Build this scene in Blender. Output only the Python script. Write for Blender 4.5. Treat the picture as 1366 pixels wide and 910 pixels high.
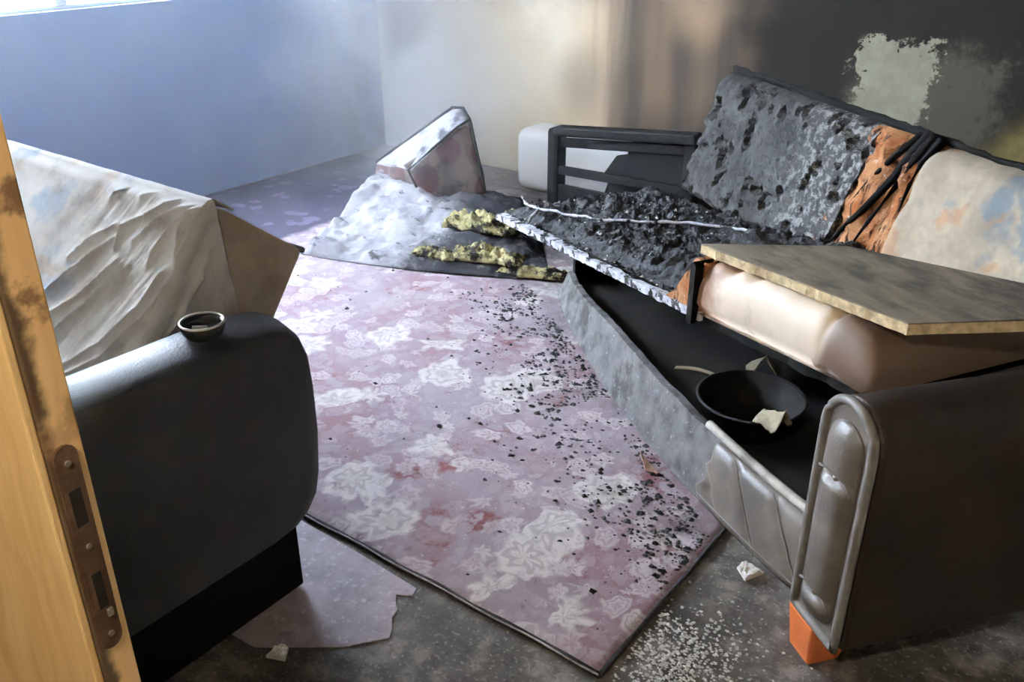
import bpy, bmesh, math, random
from mathutils import Vector, Matrix, noise as mnoise
random.seed(7)
sc = bpy.context.scene
C = sc.collection
for o in list(bpy.data.objects):
    bpy.data.objects.remove(o)

# ---------------------------------------------------------------- camera
# room axes: x runs away from the window wall, y runs away from the door wall
cam = bpy.data.cameras.new('camera'); cam.lens = 36 * 1208 / 1366; cam.clip_start = .05
co = bpy.data.objects.new('camera', cam); C.objects.link(co)
co.location = (0, 0, 1.5)
co.rotation_euler = (math.radians(90 - 26.2), 0, math.atan2(.6, .8))
sc.camera = co
# ---------------------------------------------------------------- sky, daylight, exposure
w = bpy.data.worlds.new('sky'); sc.world = w; w.use_nodes = True
bg = w.node_tree.nodes['Background']
bg.inputs[0].default_value = (.62, .78, 1, 1); bg.inputs[1].default_value = 11.0
def area(name, loc, target, sx, sy, power, col):
    l = bpy.data.lights.new(name, 'AREA'); l.shape = 'RECTANGLE'; l.size = sx; l.size_y = sy
    l.energy = power; l.color = col
    o = bpy.data.objects.new(name, l); C.objects.link(o); o.location = loc
    o.rotation_euler = (Vector(target) - Vector(loc)).to_track_quat('-Z', 'Y').to_euler()
    return o
area('window_daylight', (-4.90, 1.60, 2.35), (-2.0, 2.7, .3), 2.6, 1.6, 2000, (.82, .90, 1.0))
sc.view_settings.view_transform = 'Standard'; sc.view_settings.look = 'None'
sc.view_settings.gamma = 1; sc.view_settings.use_curve_mapping = False
sc.view_settings.exposure = 0.52
sc.cycles.volume_bounces = 2

# ---------------------------------------------------------------- node helpers
def lin(r, g, b):
    f = lambda c: (c / 255 / 12.92) if c / 255 <= .04045 else ((c / 255 + .055) / 1.055) ** 2.4
    return (f(r), f(g), f(b), 1)
class NT:
    def __init__(s, name):
        s.m = bpy.data.materials.new(name); s.m.use_nodes = True
        s.t = s.m.node_tree; s.b = s.t.nodes['Principled BSDF']; s.out = s.t.nodes['Material Output']
        s.P = s.t.nodes.new('ShaderNodeTexCoord').outputs['Object']
    def put(s, sock, v):
        if isinstance(v, bpy.types.NodeSocket): s.t.links.new(v, sock)
        elif v is not None:
            if isinstance(v, (tuple, list)) and len(v) == 3 and sock.type == 'RGBA': v = (*v, 1)
            sock.default_value = v
    def math(s, op, a, b=0.0, c=None, clamp=False):
        n = s.t.nodes.new('ShaderNodeMath'); n.operation = op; n.use_clamp = clamp
        s.put(n.inputs[0], a); s.put(n.inputs[1], b)
        if c is not None: s.put(n.inputs[2], c)
        return n.outputs[0]
    def vm(s, op, a, b=None, scale=None):
        n = s.t.nodes.new('ShaderNodeVectorMath'); n.operation = op
        s.put(n.inputs[0], a)
        if b is not None: s.put(n.inputs[1], b)
        if scale is not None: s.put(n.inputs['Scale'], scale)
        return n.outputs[0]
    def xyz(s, v=None):
        n = s.t.nodes.new('ShaderNodeSeparateXYZ'); s.put(n.inputs[0], s.P if v is None else v)
        return n.outputs[0], n.outputs[1], n.outputs[2]
    def comb(s, x, y, z=0.0):
        n = s.t.nodes.new('ShaderNodeCombineXYZ')
        for k, v in enumerate((x, y, z)): s.put(n.inputs[k], v)
        return n.outputs[0]
    def noise(s, scale, detail=4, rough=.55, vec=None, dist=0.0, col=False):
        n = s.t.nodes.new('ShaderNodeTexNoise'); s.put(n.inputs['Vector'], s.P if vec is None else vec)
        s.put(n.inputs['Scale'], scale); n.inputs['Detail'].default_value = detail
        n.inputs['Roughness'].default_value = rough; n.inputs['Distortion'].default_value = dist
        return n.outputs['Color'] if col else n.outputs[0]
    def voro(s, scale, vec=None, feature='F1', rnd=1.0):
        n = s.t.nodes.new('ShaderNodeTexVoronoi'); n.feature = feature
        s.put(n.inputs['Vector'], s.P if vec is None else vec); n.inputs['Scale'].default_value = scale
        n.inputs['Randomness'].default_value = rnd
        return n
    def ss(s, v, a, b, lo=0.0, hi=1.0):
        n = s.t.nodes.new('ShaderNodeMapRange'); n.interpolation_type = 'SMOOTHSTEP'
        s.put(n.inputs[0], v); s.put(n.inputs[1], a); s.put(n.inputs[2], b); s.put(n.inputs[3], lo); s.put(n.inputs[4], hi)
        return n.outputs[0]
    def mix(s, f, a, b):
        n = s.t.nodes.new('ShaderNodeMix'); n.data_type = 'RGBA'
        s.put(n.inputs[0], f); s.put(n.inputs[6], a); s.put(n.inputs[7], b)
        return n.outputs[2]
    def scalevec(s, sx, sy, sz, vec=None):
        return s.vm('MULTIPLY', s.P if vec is None else vec, (sx, sy, sz))
    def warp(s, scale, amt, vec=None):
        c = s.vm('SUBTRACT', s.noise(scale, 3, .5, vec, col=True), (.5, .5, .5))
        return s.vm('ADD', s.P if vec is None else vec, s.vm('SCALE', c, scale=amt))
    def bump(s, h, strength=.3, dist=.01):
        n = s.t.nodes.new('ShaderNodeBump'); n.inputs['Strength'].default_value = strength
        n.inputs['Distance'].default_value = dist; s.put(n.inputs['Height'], h)
        s.t.links.new(n.outputs[0], s.b.inputs['Normal'])
    def done(s, col, rough=.7, metal=0.0, spec=.4):
        s.put(s.b.inputs['Base Color'], col); s.put(s.b.inputs['Roughness'], rough)
        s.put(s.b.inputs['Metallic'], metal); s.b.inputs['Specular IOR Level'].default_value = spec
        return s.m
def blob(t, x, y, cx, cy, rx, ry, soft=.4):
    """elliptical mask, 1 inside"""
    a = t.math('DIVIDE', t.math('SUBTRACT', x, cx), rx); b = t.math('DIVIDE', t.math('SUBTRACT', y, cy), ry)
    d = t.math('SQRT', t.math('ADD', t.math('MULTIPLY', a, a), t.math('MULTIPLY', b, b)))
    return t.ss(d, 1 + soft, 1 - soft)
M = {}
def simple(key, col, rough=.7, var=.25, scale=30, metal=0.0, bump=.2, dirt=None, spec=.4, bscale=None):
    t = NT(key)
    n = t.noise(scale, 5)
    dark = tuple(c * (1 - var) for c in col[:3]) + (1,); lite = tuple(min(1, c * (1 + var)) for c in col[:3]) + (1,)
    c = t.mix(t.ss(n, .3, .7), dark, lite)
    if dirt: c = t.mix(t.ss(t.noise(6, 5), .42, .72, 0, dirt[1]), c, dirt[0])
    if bump: t.bump(t.noise(bscale or scale * 2, 4), bump, .004)
    M[key] = t.done(c, rough, metal, spec); return M[key]

# ---------------------------------------------------------------- materials: room
t = NT('wall_paint_blue'); x, y, z = t.xyz()
c = t.mix(t.ss(t.noise(1.6, 5), .3, .75), lin(122, 146, 194), lin(138, 160, 200))
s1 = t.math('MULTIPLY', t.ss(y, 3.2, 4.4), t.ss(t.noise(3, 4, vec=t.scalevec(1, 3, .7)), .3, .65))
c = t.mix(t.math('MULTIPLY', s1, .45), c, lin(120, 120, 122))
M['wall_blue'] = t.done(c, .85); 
t = NT('wall_paint_sooted'); x, y, z = t.xyz()
wv = t.warp(1.7, .16); wx, wy, wz = t.xyz(wv)
streak = t.noise(1.0, 3, .5, t.scalevec(7, 1, .7))
cloud = t.noise(2.6, 5, .55)
fine = t.noise(14, 6, .62)
base = t.mix(t.ss(cloud, .3, .7), lin(244, 230, 204), lin(232, 216, 186))
base = t.mix(t.ss(x, -3.2, -4.3, 0, .75), base, lin(230, 234, 242))
c = t.mix(t.ss(t.math('ADD', x, t.math('MULTIPLY', streak, .4)), -2.75, -2.1, 0, .75), base, lin(190, 146, 104))
# faint grime at the top of the pale part, smudge above the white block
c = t.mix(t.math('MULTIPLY', t.math('MULTIPLY', t.ss(wz, .86, 1.1), t.ss(x, -4.15, -3.8)), t.ss(cloud, .3, .65, .1, .6)), c, lin(132, 120, 106))
c = t.mix(t.math('MULTIPLY', blob(t, wx, wz, -2.72, .60, .16, .16, .8), .5), c, lin(112, 100, 84))
# vertical soot veil starting at a hard line, with a heat-browned window in it
sx = t.math('ADD', x, t.math('MULTIPLY', t.math('SUBTRACT', streak, .5), .35))
soot = t.ss(sx, -2.66, -2.50)
brown = t.math('MULTIPLY', blob(t, wx, wz, -2.10, 1.10, .17, .22, .65), .65)
sv = t.math('MULTIPLY', t.math('MULTIPLY', soot, t.ss(streak, .25, .65, .98, .74)), t.math('SUBTRACT', 1.0, brown))
c = t.mix(sv, c, lin(66, 60, 54))
low = t.math('MULTIPLY', t.ss(z, .62, .30), t.ss(x, -2.6, -2.3))
c = t.mix(t.math('MULTIPLY', low, .7), c, lin(58, 54, 50))
black = t.ss(t.math('ADD', x, t.math('MULTIPLY', t.math('SUBTRACT', cloud, .5), .5)), -2.0, -1.66)
c = t.mix(t.math('MULTIPLY', black, .97), c, lin(24, 22, 18))
# flaked patch where the paint shed its soot
pe = t.math('ADD', t.math('MULTIPLY', t.math('SUBTRACT', t.noise(22, 6, .7), .5), .34), t.math('MULTIPLY', t.math('SUBTRACT', t.noise(7, 3, .6), .5), .22))
def rect(x0, x1, z0, z1, e):
    fx = t.math('MULTIPLY', t.ss(t.math('ADD', x, pe), x0 - e, x0 + e), t.ss(t.math('ADD', x, pe), x1 + e, x1 - e))
    fz = t.math('MULTIPLY', t.ss(t.math('ADD', z, pe), z0 - e, z0 + e), t.ss(t.math('ADD', z, pe), z1 + e, z1 - e))
    return t.math('MULTIPLY', fx, fz)
c = t.mix(t.math('MULTIPLY', rect(-1.02, -.70, .2, .88, .07), .6), c, lin(104, 98, 84))
c = t.mix(rect(-1.28, -.97, .1, .94, .012), c, t.mix(t.ss(fine, .3, .7), lin(176, 172, 150), lin(158, 152, 132)))
c = t.mix(t.math('MULTIPLY', rect(-1.31, -1.10, .1, .70, .05), .6), c, lin(150, 146, 124))
olive = t.ss(t.math('SUBTRACT', x, t.math('MULTIPLY', z, .9)), -1.22, -1.06)
c = t.mix(olive, c, t.mix(t.ss(fine, .3, .7), lin(140, 126, 78), lin(110, 100, 62)))
t.bump(fine, .15, .004)
M['wall_soot'] = t.done(c, .8, spec=.25)
simple('ceiling_soot', lin(84, 78, 72), .9, .3, 3, bump=0)
simple('plaster_plain', lin(176, 164, 146), .9, .15, 3, bump=0)
t = NT('floor_vinyl'); x, y, z = t.xyz()
v = t.voro(16, t.warp(6, .12), 'SMOOTH_F1')
c = t.mix(t.ss(v.outputs['Distance'], .2, .5), lin(140, 134, 126), lin(98, 93, 87))
c = t.mix(t.ss(t.noise(30, 6, .7), .45, .62, 0, .6), c, lin(60, 56, 51))
c = t.mix(t.ss(t.noise(90, 3, .6), .56, .66, 0, .45), c, lin(190, 184, 174))
c = t.mix(t.ss(t.noise(2.4, 5), .45, .7, 0, .7), c, lin(52, 48, 44))
t.bump(t.noise(60, 5), .25, .004)
M['floor'] = t.done(c, t.ss(t.noise(8, 4), .3, .7, .35, .7))
t = NT('pale_linoleum')
c = t.mix(t.ss(t.noise(14, 5), .3, .7), lin(196, 182, 190), lin(170, 158, 166))
c = t.mix(t.ss(t.noise(60, 5, .7), .55, .66, 0, .7), c, lin(226, 220, 222))
c = t.mix(t.ss(t.noise(9, 5, .7), .56, .72, 0, .7), c, lin(110, 100, 102))
t.bump(t.noise(70, 5), .4, .005); M['linoleum'] = t.done(c, .5)

# floral rug
t = NT('floral_rug'); x, y, z = t.xyz()
vec = t.warp(9, .085, t.warp(3, .15))
def flowers(scale, petals, seed, wv=vec):
    vv = t.vm('ADD', wv, (seed, seed * .37, 0)); fl = t.comb(*t.xyz(vv)[:2], 0.0)
    v = t.voro(scale, fl); d = v.outputs['Distance']; pos = v.outputs['Position']
    dx, dy, _ = t.xyz(t.vm('SUBTRACT', fl, pos))
    ang = t.math('ARCTAN2', dy, dx)
    lobes = t.math('MULTIPLY', t.math('COSINE', t.math('MULTIPLY', ang, float(petals))), .045)
    pet = t.math('ADD', lobes, .46)
    pet = t.math('ADD', pet, t.math('MULTIPLY', t.math('SUBTRACT', t.noise(scale * 2.4, 3, .6, fl), .5), .40))
    inside = t.ss(t.math('SUBTRACT', pet, d), -.05, .07)
    ring = t.math('SINE', t.math('MULTIPLY', t.math('SUBTRACT', d, lobes), 27.0))
    return inside, t.ss(ring, .0, 1.0), v.outputs['Color'], d
i1, r1, c1, d1 = flowers(5.2, 7, 3.1); i2, r2, c2, d2 = flowers(11.5, 6, 8.7); i3, r3, c3, d3 = flowers(21, 5, 1.9)
k1 = t.xyz(c1)[0]; k2 = t.xyz(c2)[1]; k3 = t.xyz(c3)[2]
ground = t.mix(t.ss(t.noise(2.1, 4), .38, .62), lin(158, 146, 160), lin(140, 108, 120))
ground = t.mix(t.ss(t.noise(4.3, 5, .6), .57, .66), ground, lin(112, 48, 54))
c = t.mix(t.math('MULTIPLY', i3, t.ss(k3, .1, .5, .2, .8)), ground, t.mix(k3, lin(196, 186, 196), lin(160, 148, 162)))
c = t.mix(t.math('MULTIPLY', i2, t.ss(k2, .15, .35, 0, .85)), c, t.mix(t.math('MULTIPLY', r2, .7), t.mix(k2, lin(218, 212, 218), lin(186, 174, 186)), lin(156, 130, 142)))
c = t.mix(t.math('MULTIPLY', i1, t.ss(k1, .45, .55, 0, .8)), c, t.mix(t.math('MULTIPLY', r1, .6), t.mix(t.ss(d1, .05, .3), lin(200, 194, 190), lin(224, 220, 222)), lin(160, 148, 154)))
c = t.mix(t.ss(t.noise(38, 5, .7), .4, .75, 0, .6), c, lin(158, 150, 158))
c = t.mix(t.ss(t.noise(24, 5, .7, t.vm('ADD', t.P, (7, 7, 0))), .58, .70, 0, .65), c, lin(112, 84, 92))
c = t.mix(t.ss(t.noise(60, 4, .7), .62, .72, 0, .5), c, lin(232, 226, 230))
# soot ground into the pile beside the burnt seat
near = t.ss(t.math('ADD', t.math('ADD', t.math('MULTIPLY', x, .617), t.math('MULTIPLY', y, .787)), t.math('MULTIPLY', t.noise(3.5, 5, .6), .9)), 1.22, 1.75)
c = t.mix(t.math('MULTIPLY', near, t.ss(t.noise(7, 6, .7), .22, .62, .25, .9)), c, lin(74, 70, 78))
# shade of the window-wall end painted in as navy, with a few mauve sprigs
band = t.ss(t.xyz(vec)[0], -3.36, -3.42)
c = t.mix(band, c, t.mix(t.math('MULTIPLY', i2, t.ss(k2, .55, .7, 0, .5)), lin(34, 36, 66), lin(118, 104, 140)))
t.bump(t.noise(160, 4, .7), .5, .006)
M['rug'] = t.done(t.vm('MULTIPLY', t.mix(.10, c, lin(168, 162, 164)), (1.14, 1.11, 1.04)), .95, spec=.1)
t = NT('rug_binding'); x, y, z = t.xyz()
M['binding'] = t.done(t.mix(t.ss(t.noise(60, 4), .35, .6), lin(24, 22, 24), lin(54, 50, 52)), .9)
simple('binding_thread', lin(176, 168, 172), .9, .3, 80)

# ---------------------------------------------------------------- materials: furniture
t = NT('black_leatherette')
c = t.mix(t.ss(t.noise(5, 5), .3, .7), lin(54, 57, 64), lin(70, 72, 77))
t.bump(t.voro(190).outputs['Distance'], .25, .002); M['leather_l'] = t.done(c, .42)
t = NT('brown_leatherette'); x, y, z = t.xyz()
c = t.mix(t.ss(t.noise(5, 5), .3, .7), lin(58, 45, 36), lin(42, 34, 29))
c = t.mix(t.ss(t.noise(3, 5), .5, .7, 0, .8), c, lin(40, 35, 32))
t.bump(t.voro(190).outputs['Distance'], .25, .002); M['leather_r'] = t.done(c, .5)
t = NT('grey_leatherette')
c = t.mix(t.ss(t.noise(9, 5), .3, .7), lin(128, 120, 110), lin(98, 92, 85))
t.bump(t.voro(170).outputs['Distance'], .2, .002); M['leather_g'] = t.done(c, .35)
simple('grey_piping', lin(128, 124, 118), .4, .2, 20)
t = NT('flowered_upholstery')
wv = t.warp(7, .12)
c = t.mix(t.ss(t.noise(7, 4, vec=wv), .35, .7), lin(204, 188, 164), lin(178, 164, 144))
c = t.mix(t.ss(t.noise(6, 3, .5, t.vm('ADD', wv, (4, 2, 9))), .50, .60, 0, .8), c, lin(120, 144, 160))
c = t.mix(t.ss(t.noise(8, 3, .5, t.vm('ADD', wv, (9, 5, 1))), .52, .62, 0, .7), c, lin(196, 150, 112))
c = t.mix(t.ss(t.noise(40, 4, .6), .4, .75, 0, .35), c, lin(150, 140, 128))
c = t.mix(t.math('MULTIPLY', t.ss(t.noise(4, 5, .6), .35, .7), .45), c, lin(96, 86, 76))
t.bump(t.noise(260, 3), .25, .002); M['floral'] = t.done(c, .9, spec=.15)
t = NT('draped_sheet'); x, y, z = t.xyz()
wv = t.warp(7, .12)
c = t.mix(t.ss(t.noise(4, 4, vec=wv), .35, .7), lin(222, 218, 214), lin(198, 192, 186))
c = t.mix(t.math('MULTIPLY', t.ss(t.noise(6.5, 3, .5, t.vm('ADD', wv, (4, 2, 9))), .52, .64, 0, .6), t.ss(x, -1.85, -2.1)), c, lin(142, 166, 190))
c = t.mix(t.math('MULTIPLY', t.ss(t.noise(8, 3, .5, t.vm('ADD', wv, (9, 5, 1))), .56, .66, 0, .5), t.ss(x, -1.85, -2.1)), c, lin(196, 168, 140))
c = t.mix(t.ss(t.noise(9, 5, .6), .52, .75, 0, .5), c, lin(120, 112, 106))
t.bump(t.noise(300, 3), .2, .002); M['sheet'] = t.done(c, .85, spec=.2)
t = NT('pale_leatherette'); x, y, z = t.xyz()
c = t.mix(t.ss(t.noise(5, 5), .3, .7), lin(238, 222, 200), lin(224, 204, 180))
c = t.mix(t.ss(t.noise(11, 5, .6), .56, .74, 0, .4), c, lin(150, 128, 108))
c = t.mix(t.ss(y, .075, .03, 0, .9), c, lin(96, 70, 52))  # near end browned: the shade on it is put into the colour
c = t.mix(t.math('MULTIPLY', t.ss(t.math('ADD', y, t.math('MULTIPLY', t.noise(22, 4), .1)), .42, .54), .8), c, lin(142, 92, 58))
M['pale_seat'] = t.done(c, .5)
simple('beige_upholstery', lin(186, 170, 150), .8, .15, 8, bump=.15, dirt=(lin(120, 104, 90), .5))
t = NT('char'); 
v = t.voro(26, t.warp(10, .06)); d = v.outputs['Distance']
c = t.mix(t.ss(t.noise(24, 6, .72), .40, .66), lin(22, 22, 24), lin(86, 88, 92))
c = t.mix(t.ss(t.noise(60, 5, .75), .58, .70, 0, .7), c, lin(150, 152, 156))
t.bump(t.noise(40, 6, .75), .9, .02); M['char'] = t.done(c, t.ss(t.noise(30, 4), .3, .7, .4, .85), spec=.35)
t = NT('charred_back'); x, y, z = t.xyz()
n1 = t.noise(11, 6, .7, t.warp(6, .1))
c = t.mix(t.ss(n1, .32, .62), lin(18, 18, 19), lin(66, 65, 63))
vv = t.voro(20, t.warp(9, .07)).outputs['Distance']
c = t.mix(t.ss(t.math('ADD', vv, t.math('MULTIPLY', t.noise(4, 3), .5)), .46, .36), c, lin(10, 10, 11))
ash = t.math('MULTIPLY', t.ss(y, 1.35, 1.02), t.ss(t.noise(34, 5, .75), .48, .60))
c = t.mix(t.math('MULTIPLY', ash, .9), c, lin(150, 148, 146))
t.bump(n1, .6, .012); M['char_back'] = t.done(c, .75, spec=.25)
t = NT('scorched_foam'); x, y, z = t.xyz()
c = t.mix(t.ss(t.noise(12, 5, .6), .3, .66), lin(150, 88, 48), lin(184, 136, 98))
c = t.mix(t.ss(t.noise(20, 5, .7, t.scalevec(1, 2.5, .6)), .52, .62), c, lin(66, 44, 34))
c = t.mix(t.ss(t.noise(30, 5, .7), .62, .70, 0, .8), c, lin(210, 196, 186))
t.bump(t.noise(30, 5, .7), .7, .02); M['foam'] = t.done(c, .9, spec=.1)
t = NT('yellow_foam')
c = t.mix(t.ss(t.noise(20, 5, .7), .35, .6), lin(226, 218, 160), lin(196, 184, 136))
c = t.mix(t.ss(t.noise(11, 6, .75), .43, .56), c, lin(52, 48, 46))
t.bump(t.noise(40, 5, .7), .8, .02); M['yfoam'] = t.done(c, .9, spec=.1)
t = NT('scorched_quilt'); x, y, z = t.xyz()
c = t.mix(t.ss(t.noise(6, 5), .3, .7), lin(190, 188, 190), lin(152, 150, 156))
c = t.mix(t.ss(t.noise(4, 5, .6), .45, .7, 0, .55), c, lin(128, 124, 130))
c = t.mix(t.ss(t.noise(8, 6, .65, t.scalevec(1, 1.8, 1)), .57, .66, 0, .92), c, lin(44, 42, 46))
c = t.mix(t.math('MULTIPLY', t.ss(t.math('ADD', x, t.math('MULTIPLY', t.noise(9, 5, .7), .7)), -2.46, -2.2), t.ss(t.noise(16, 5, .7), .30, .50, .35, .97)), c, lin(36, 36, 42))
c = t.mix(t.math('MULTIPLY', blob(t, x, y, -2.66, 3.42, .30, .26, .5), .93), c, lin(26, 27, 34))
t.bump(t.noise(26, 5), .4, .02); M['quilt'] = t.done(c, .9, spec=.15)
t = NT('dotted_cushion'); x, y, z = t.xyz()
vv = t.voro(5.6, t.comb(t.math('ADD', x, t.math('MULTIPLY', y, .5)), z, 0.0), rnd=.5)
c = t.mix(t.ss(t.noise(8, 4), .3, .7), lin(128, 114, 106), lin(94, 85, 81))
c = t.mix(t.ss(vv.outputs['Distance'], .46, .34, 0, .85), c, lin(84, 50, 52))
tn = t.t.nodes.new('ShaderNodeTexCoord').outputs['Normal']          # upward faces left plain and pale: daylight on them put into the colour
c = t.mix(t.ss(t.xyz(tn)[2], .35, .5), c, lin(176, 176, 184))
c = t.mix(t.ss(t.noise(9, 5, .6), .50, .68, 0, .85), c, lin(44, 40, 42))
t.bump(t.noise(200, 3), .2, .002); M['cushion'] = t.done(c, .85, spec=.15)
t = NT('sooted_board'); x, y, z = t.xyz()
c = t.mix(t.ss(t.noise(14, 5), .3, .7), lin(120, 118, 116), lin(86, 85, 84))
c = t.mix(t.ss(t.noise(7, 6, .65), .50, .66, 0, .8), c, lin(52, 50, 50))
c = t.mix(t.ss(t.noise(50, 4, .7), .60, .7, 0, .6), c, lin(186, 186, 188))
t.bump(t.noise(30, 5), .4, .01); M['rail'] = t.done(c, .6)
simple('rail_top_edge', lin(196, 190, 176), .7, .2, 20, dirt=(lin(70, 64, 58), .8))
t = NT('white_edge')
c = t.mix(t.ss(t.noise(24, 5), .35, .65), lin(226, 226, 230), lin(180, 180, 186))
c = t.mix(t.ss(t.noise(22, 5, .7), .51, .57), c, lin(30, 28, 28)); M['white_edge'] = t.done(c, .6)
simple('black_wood', lin(14, 13, 12), .9, .4, 20, bump=.5, spec=.15)
simple('dark_interior', lin(26, 23, 21), .9, .4, 8)
simple('black_frame', lin(14, 14, 15), .75, .4, 14, bump=.4, spec=.2)
t = NT('chipboard'); x, y, z = t.xyz()
g = t.noise(5, 5, .6, t.scalevec(5, 1, 1))
c = t.mix(t.ss(g, .3, .7), lin(142, 132, 112), lin(112, 103, 87))
c = t.mix(t.ss(t.noise(5, 5, .6, t.scalevec(2.6, 1, 1)), .46, .66, 0, .85), c, lin(62, 58, 52))
M['chip_top'] = t.done(c, .6)
simple('chip_edge', lin(206, 184, 144), .8, .25, 60, bump=.5, dirt=(lin(130, 96, 60), .6))
simple('orange_wood', lin(226, 122, 66), .45, .12, 12)
simple('white_foam_block', lin(252, 250, 246), .8, .02, 6, bump=.1)
simple('white_scrap', lin(232, 230, 226), .8, .1, 40)
simple('ash_white', lin(206, 204, 200), .9, .35, 80)
simple('flake_black', lin(26, 26, 28), .7, .5, 60)
simple('brass_dull', lin(132, 104, 82), .45, .3, 40, metal=.6, dirt=(lin(84, 62, 52), .8))
simple('screw_metal', lin(190, 180, 168), .35, .1, 40, metal=.8)
simple('slot_dark', lin(30, 24, 22), .8, .3, 40)
simple('frame_paint', lin(214, 216, 220), .5, .06, 8, bump=0)
simple('steel_pan', lin(30, 28, 26), .75, .4, 20, metal=.3)
simple('pale_cloth', lin(176, 164, 138), .85, .2, 20)
simple('pinkish_scrap', lin(206, 170, 152), .85, .15, 30)
t = NT('window_glass'); t.b.inputs['Transmission Weight'].default_value = 1; t.b.inputs['IOR'].default_value = 1.05
M['glass'] = t.done((.95, .97, 1, 1), 0.0)
t = NT('tobacco_glass'); t.b.inputs['Transmission Weight'].default_value = .5
M['ash_glass'] = t.done(lin(56, 56, 60), .08, spec=.8)
t = NT('bulb'); t.b.inputs['Emission Color'].default_value = (1, .72, .42, 1); t.b.inputs['Emission Strength'].default_value = 6
M['bulb'] = t.done((1, .9, .8, 1))
t = NT('pine_varnish'); x, y, z = t.xyz()
g = t.noise(3, 5, .6, t.scalevec(14, 14, 1.0, t.warp(3, .12)))
c = t.mix(t.ss(g, .25, .75), lin(238, 206, 150), lin(218, 178, 118))
kn = t.voro(5, t.scalevec(1.5, 1.5, .8, t.warp(9, .05))).outputs['Distance']
c = t.mix(t.ss(kn, .16, .07, 0, .6), c, lin(150, 100, 56))
c = t.mix(t.ss(t.noise(5, 5), .6, .8, 0, .35), c, lin(160, 116, 70))
M['pine'] = t.done(c, .35)
t = NT('pine_edge'); x, y, z = t.xyz()
g = t.noise(3, 5, .6, t.scalevec(10, 10, 1.0, t.warp(3, .12)))
c = t.mix(t.ss(g, .25, .75), lin(236, 200, 146), lin(214, 170, 112))
sm = t.math('ADD', y, t.math('MULTIPLY', t.math('SUBTRACT', t.noise(16, 5, .6), .5), .045))
c = t.mix(t.ss(sm, .284, .272, 0, .9), c, lin(58, 48, 42))
c = t.mix(t.math('MULTIPLY', t.ss(t.noise(17, 5, .6), .52, .64), t.ss(z, 1.02, 1.2, 0, .85)), c, lin(104, 74, 52))
M['pine_edge'] = t.done(c, .4)

# ---------------------------------------------------------------- mesh helpers
def obj(name, verts, faces, m, parent=None, smooth=False, bevel=0, seg=2, sub=0, label=None):
    me = bpy.data.meshes.new(name); me.from_pydata([tuple(v) for v in verts], [], faces); me.update()
    bm = bmesh.new(); bm.from_mesh(me); bmesh.ops.recalc_face_normals(bm, faces=bm.faces)
    if bevel: bmesh.ops.bevel(bm, geom=list(bm.edges), offset=bevel, segments=seg, profile=.5, affect='EDGES', clamp_overlap=True)
    bm.to_mesh(me); bm.free()
    if smooth: me.polygons.foreach_set('use_smooth', [True] * len(me.polygons))
    me.materials.append(M[m])
    o = bpy.data.objects.new(name, me); C.objects.link(o)
    if parent: o.parent = parent
    if sub:
        s = o.modifiers.new('sub', 'SUBSURF'); s.levels = s.render_levels = sub
    if label: o['label'] = label
    return o
BF = [(0, 3, 2, 1), (4, 5, 6, 7), (0, 1, 5, 4), (1, 2, 6, 5), (2, 3, 7, 6), (3, 0, 4, 7)]
def bv(x0, x1, y0, y1, z0, z1):
    return [(x0, y0, z0), (x1, y0, z0), (x1, y1, z0), (x0, y1, z0), (x0, y0, z1), (x1, y0, z1), (x1, y1, z1), (x0, y1, z1)]
def box(name, b, m, parent=None, bevel=0, seg=2, smooth=False, label=None):
    return obj(name, bv(*b), BF, m, parent, smooth, bevel, seg, label=label)
def thing(name, label, cat, loc=(0, 0, 0), rz=0, group=None):
    o = bpy.data.objects.new(name, None); C.objects.link(o); o.location = loc; o.rotation_euler = (0, 0, rz)
    return tag(o, label, cat, group)
def tag(o, label, cat, group=None):
    o['label'] = label; o['category'] = cat
    if group: o['group'] = group
    return o
def struct(o, label=None):
    o['kind'] = 'structure'
    if label: o['label'] = label
    return o
def slab(fn, nu, nv):
    """closed solid from fn(i/nu, j/nv) -> (top point, bottom point)"""
    V = []; F = []
    for i in range(nu + 1):
        for j in range(nv + 1): V.append(fn(i / nu, j / nv)[0])
    for i in range(nu + 1):
        for j in range(nv + 1): V.append(fn(i / nu, j / nv)[1])
    K = (nu + 1) * (nv + 1); I = lambda i, j: i * (nv + 1) + j
    for i in range(nu):
        for j in range(nv):
            F.append((I(i, j), I(i + 1, j), I(i + 1, j + 1), I(i, j + 1)))
            F.append((K + I(i, j), K + I(i, j + 1), K + I(i + 1, j + 1), K + I(i + 1, j)))
    for i in range(nu):
        for j in (0, nv): F.append((I(i, j), I(i + 1, j), K + I(i + 1, j), K + I(i, j)))
    for j in range(nv):
        for i in (0, nu): F.append((I(i, j), I(i, j + 1), K + I(i, j + 1), K + I(i, j)))
    return V, F
def tube(path, r, n=8, closed=False):
    P = [Vector(p) for p in path]; V = []; F = []; N = len(P)
    for i, p in enumerate(P):
        a = P[(i - 1) % N] if closed or i else P[0]; b = P[(i + 1) % N] if closed or i < N - 1 else P[-1]
        d = (b - a).normalized(); up = Vector((0, 0, 1)) if abs(d.z) < .9 else Vector((1, 0, 0))
        e = d.cross(up).normalized(); g = d.cross(e)
        rr = r[i] if isinstance(r, (list, tuple)) else r
        for k in range(n):
            th = 2 * math.pi * k / n; V.append(p + e * (math.cos(th) * rr) + g * (math.sin(th) * rr))
    for i in range(N if closed else N - 1):
        for k in range(n):
            q = (i + 1) % N
            F.append((i * n + k, i * n + (k + 1) % n, q * n + (k + 1) % n, q * n + k))
    if not closed: F += [tuple(range(n)), tuple(range((N - 1) * n, N * n))]
    return V, F
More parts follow.
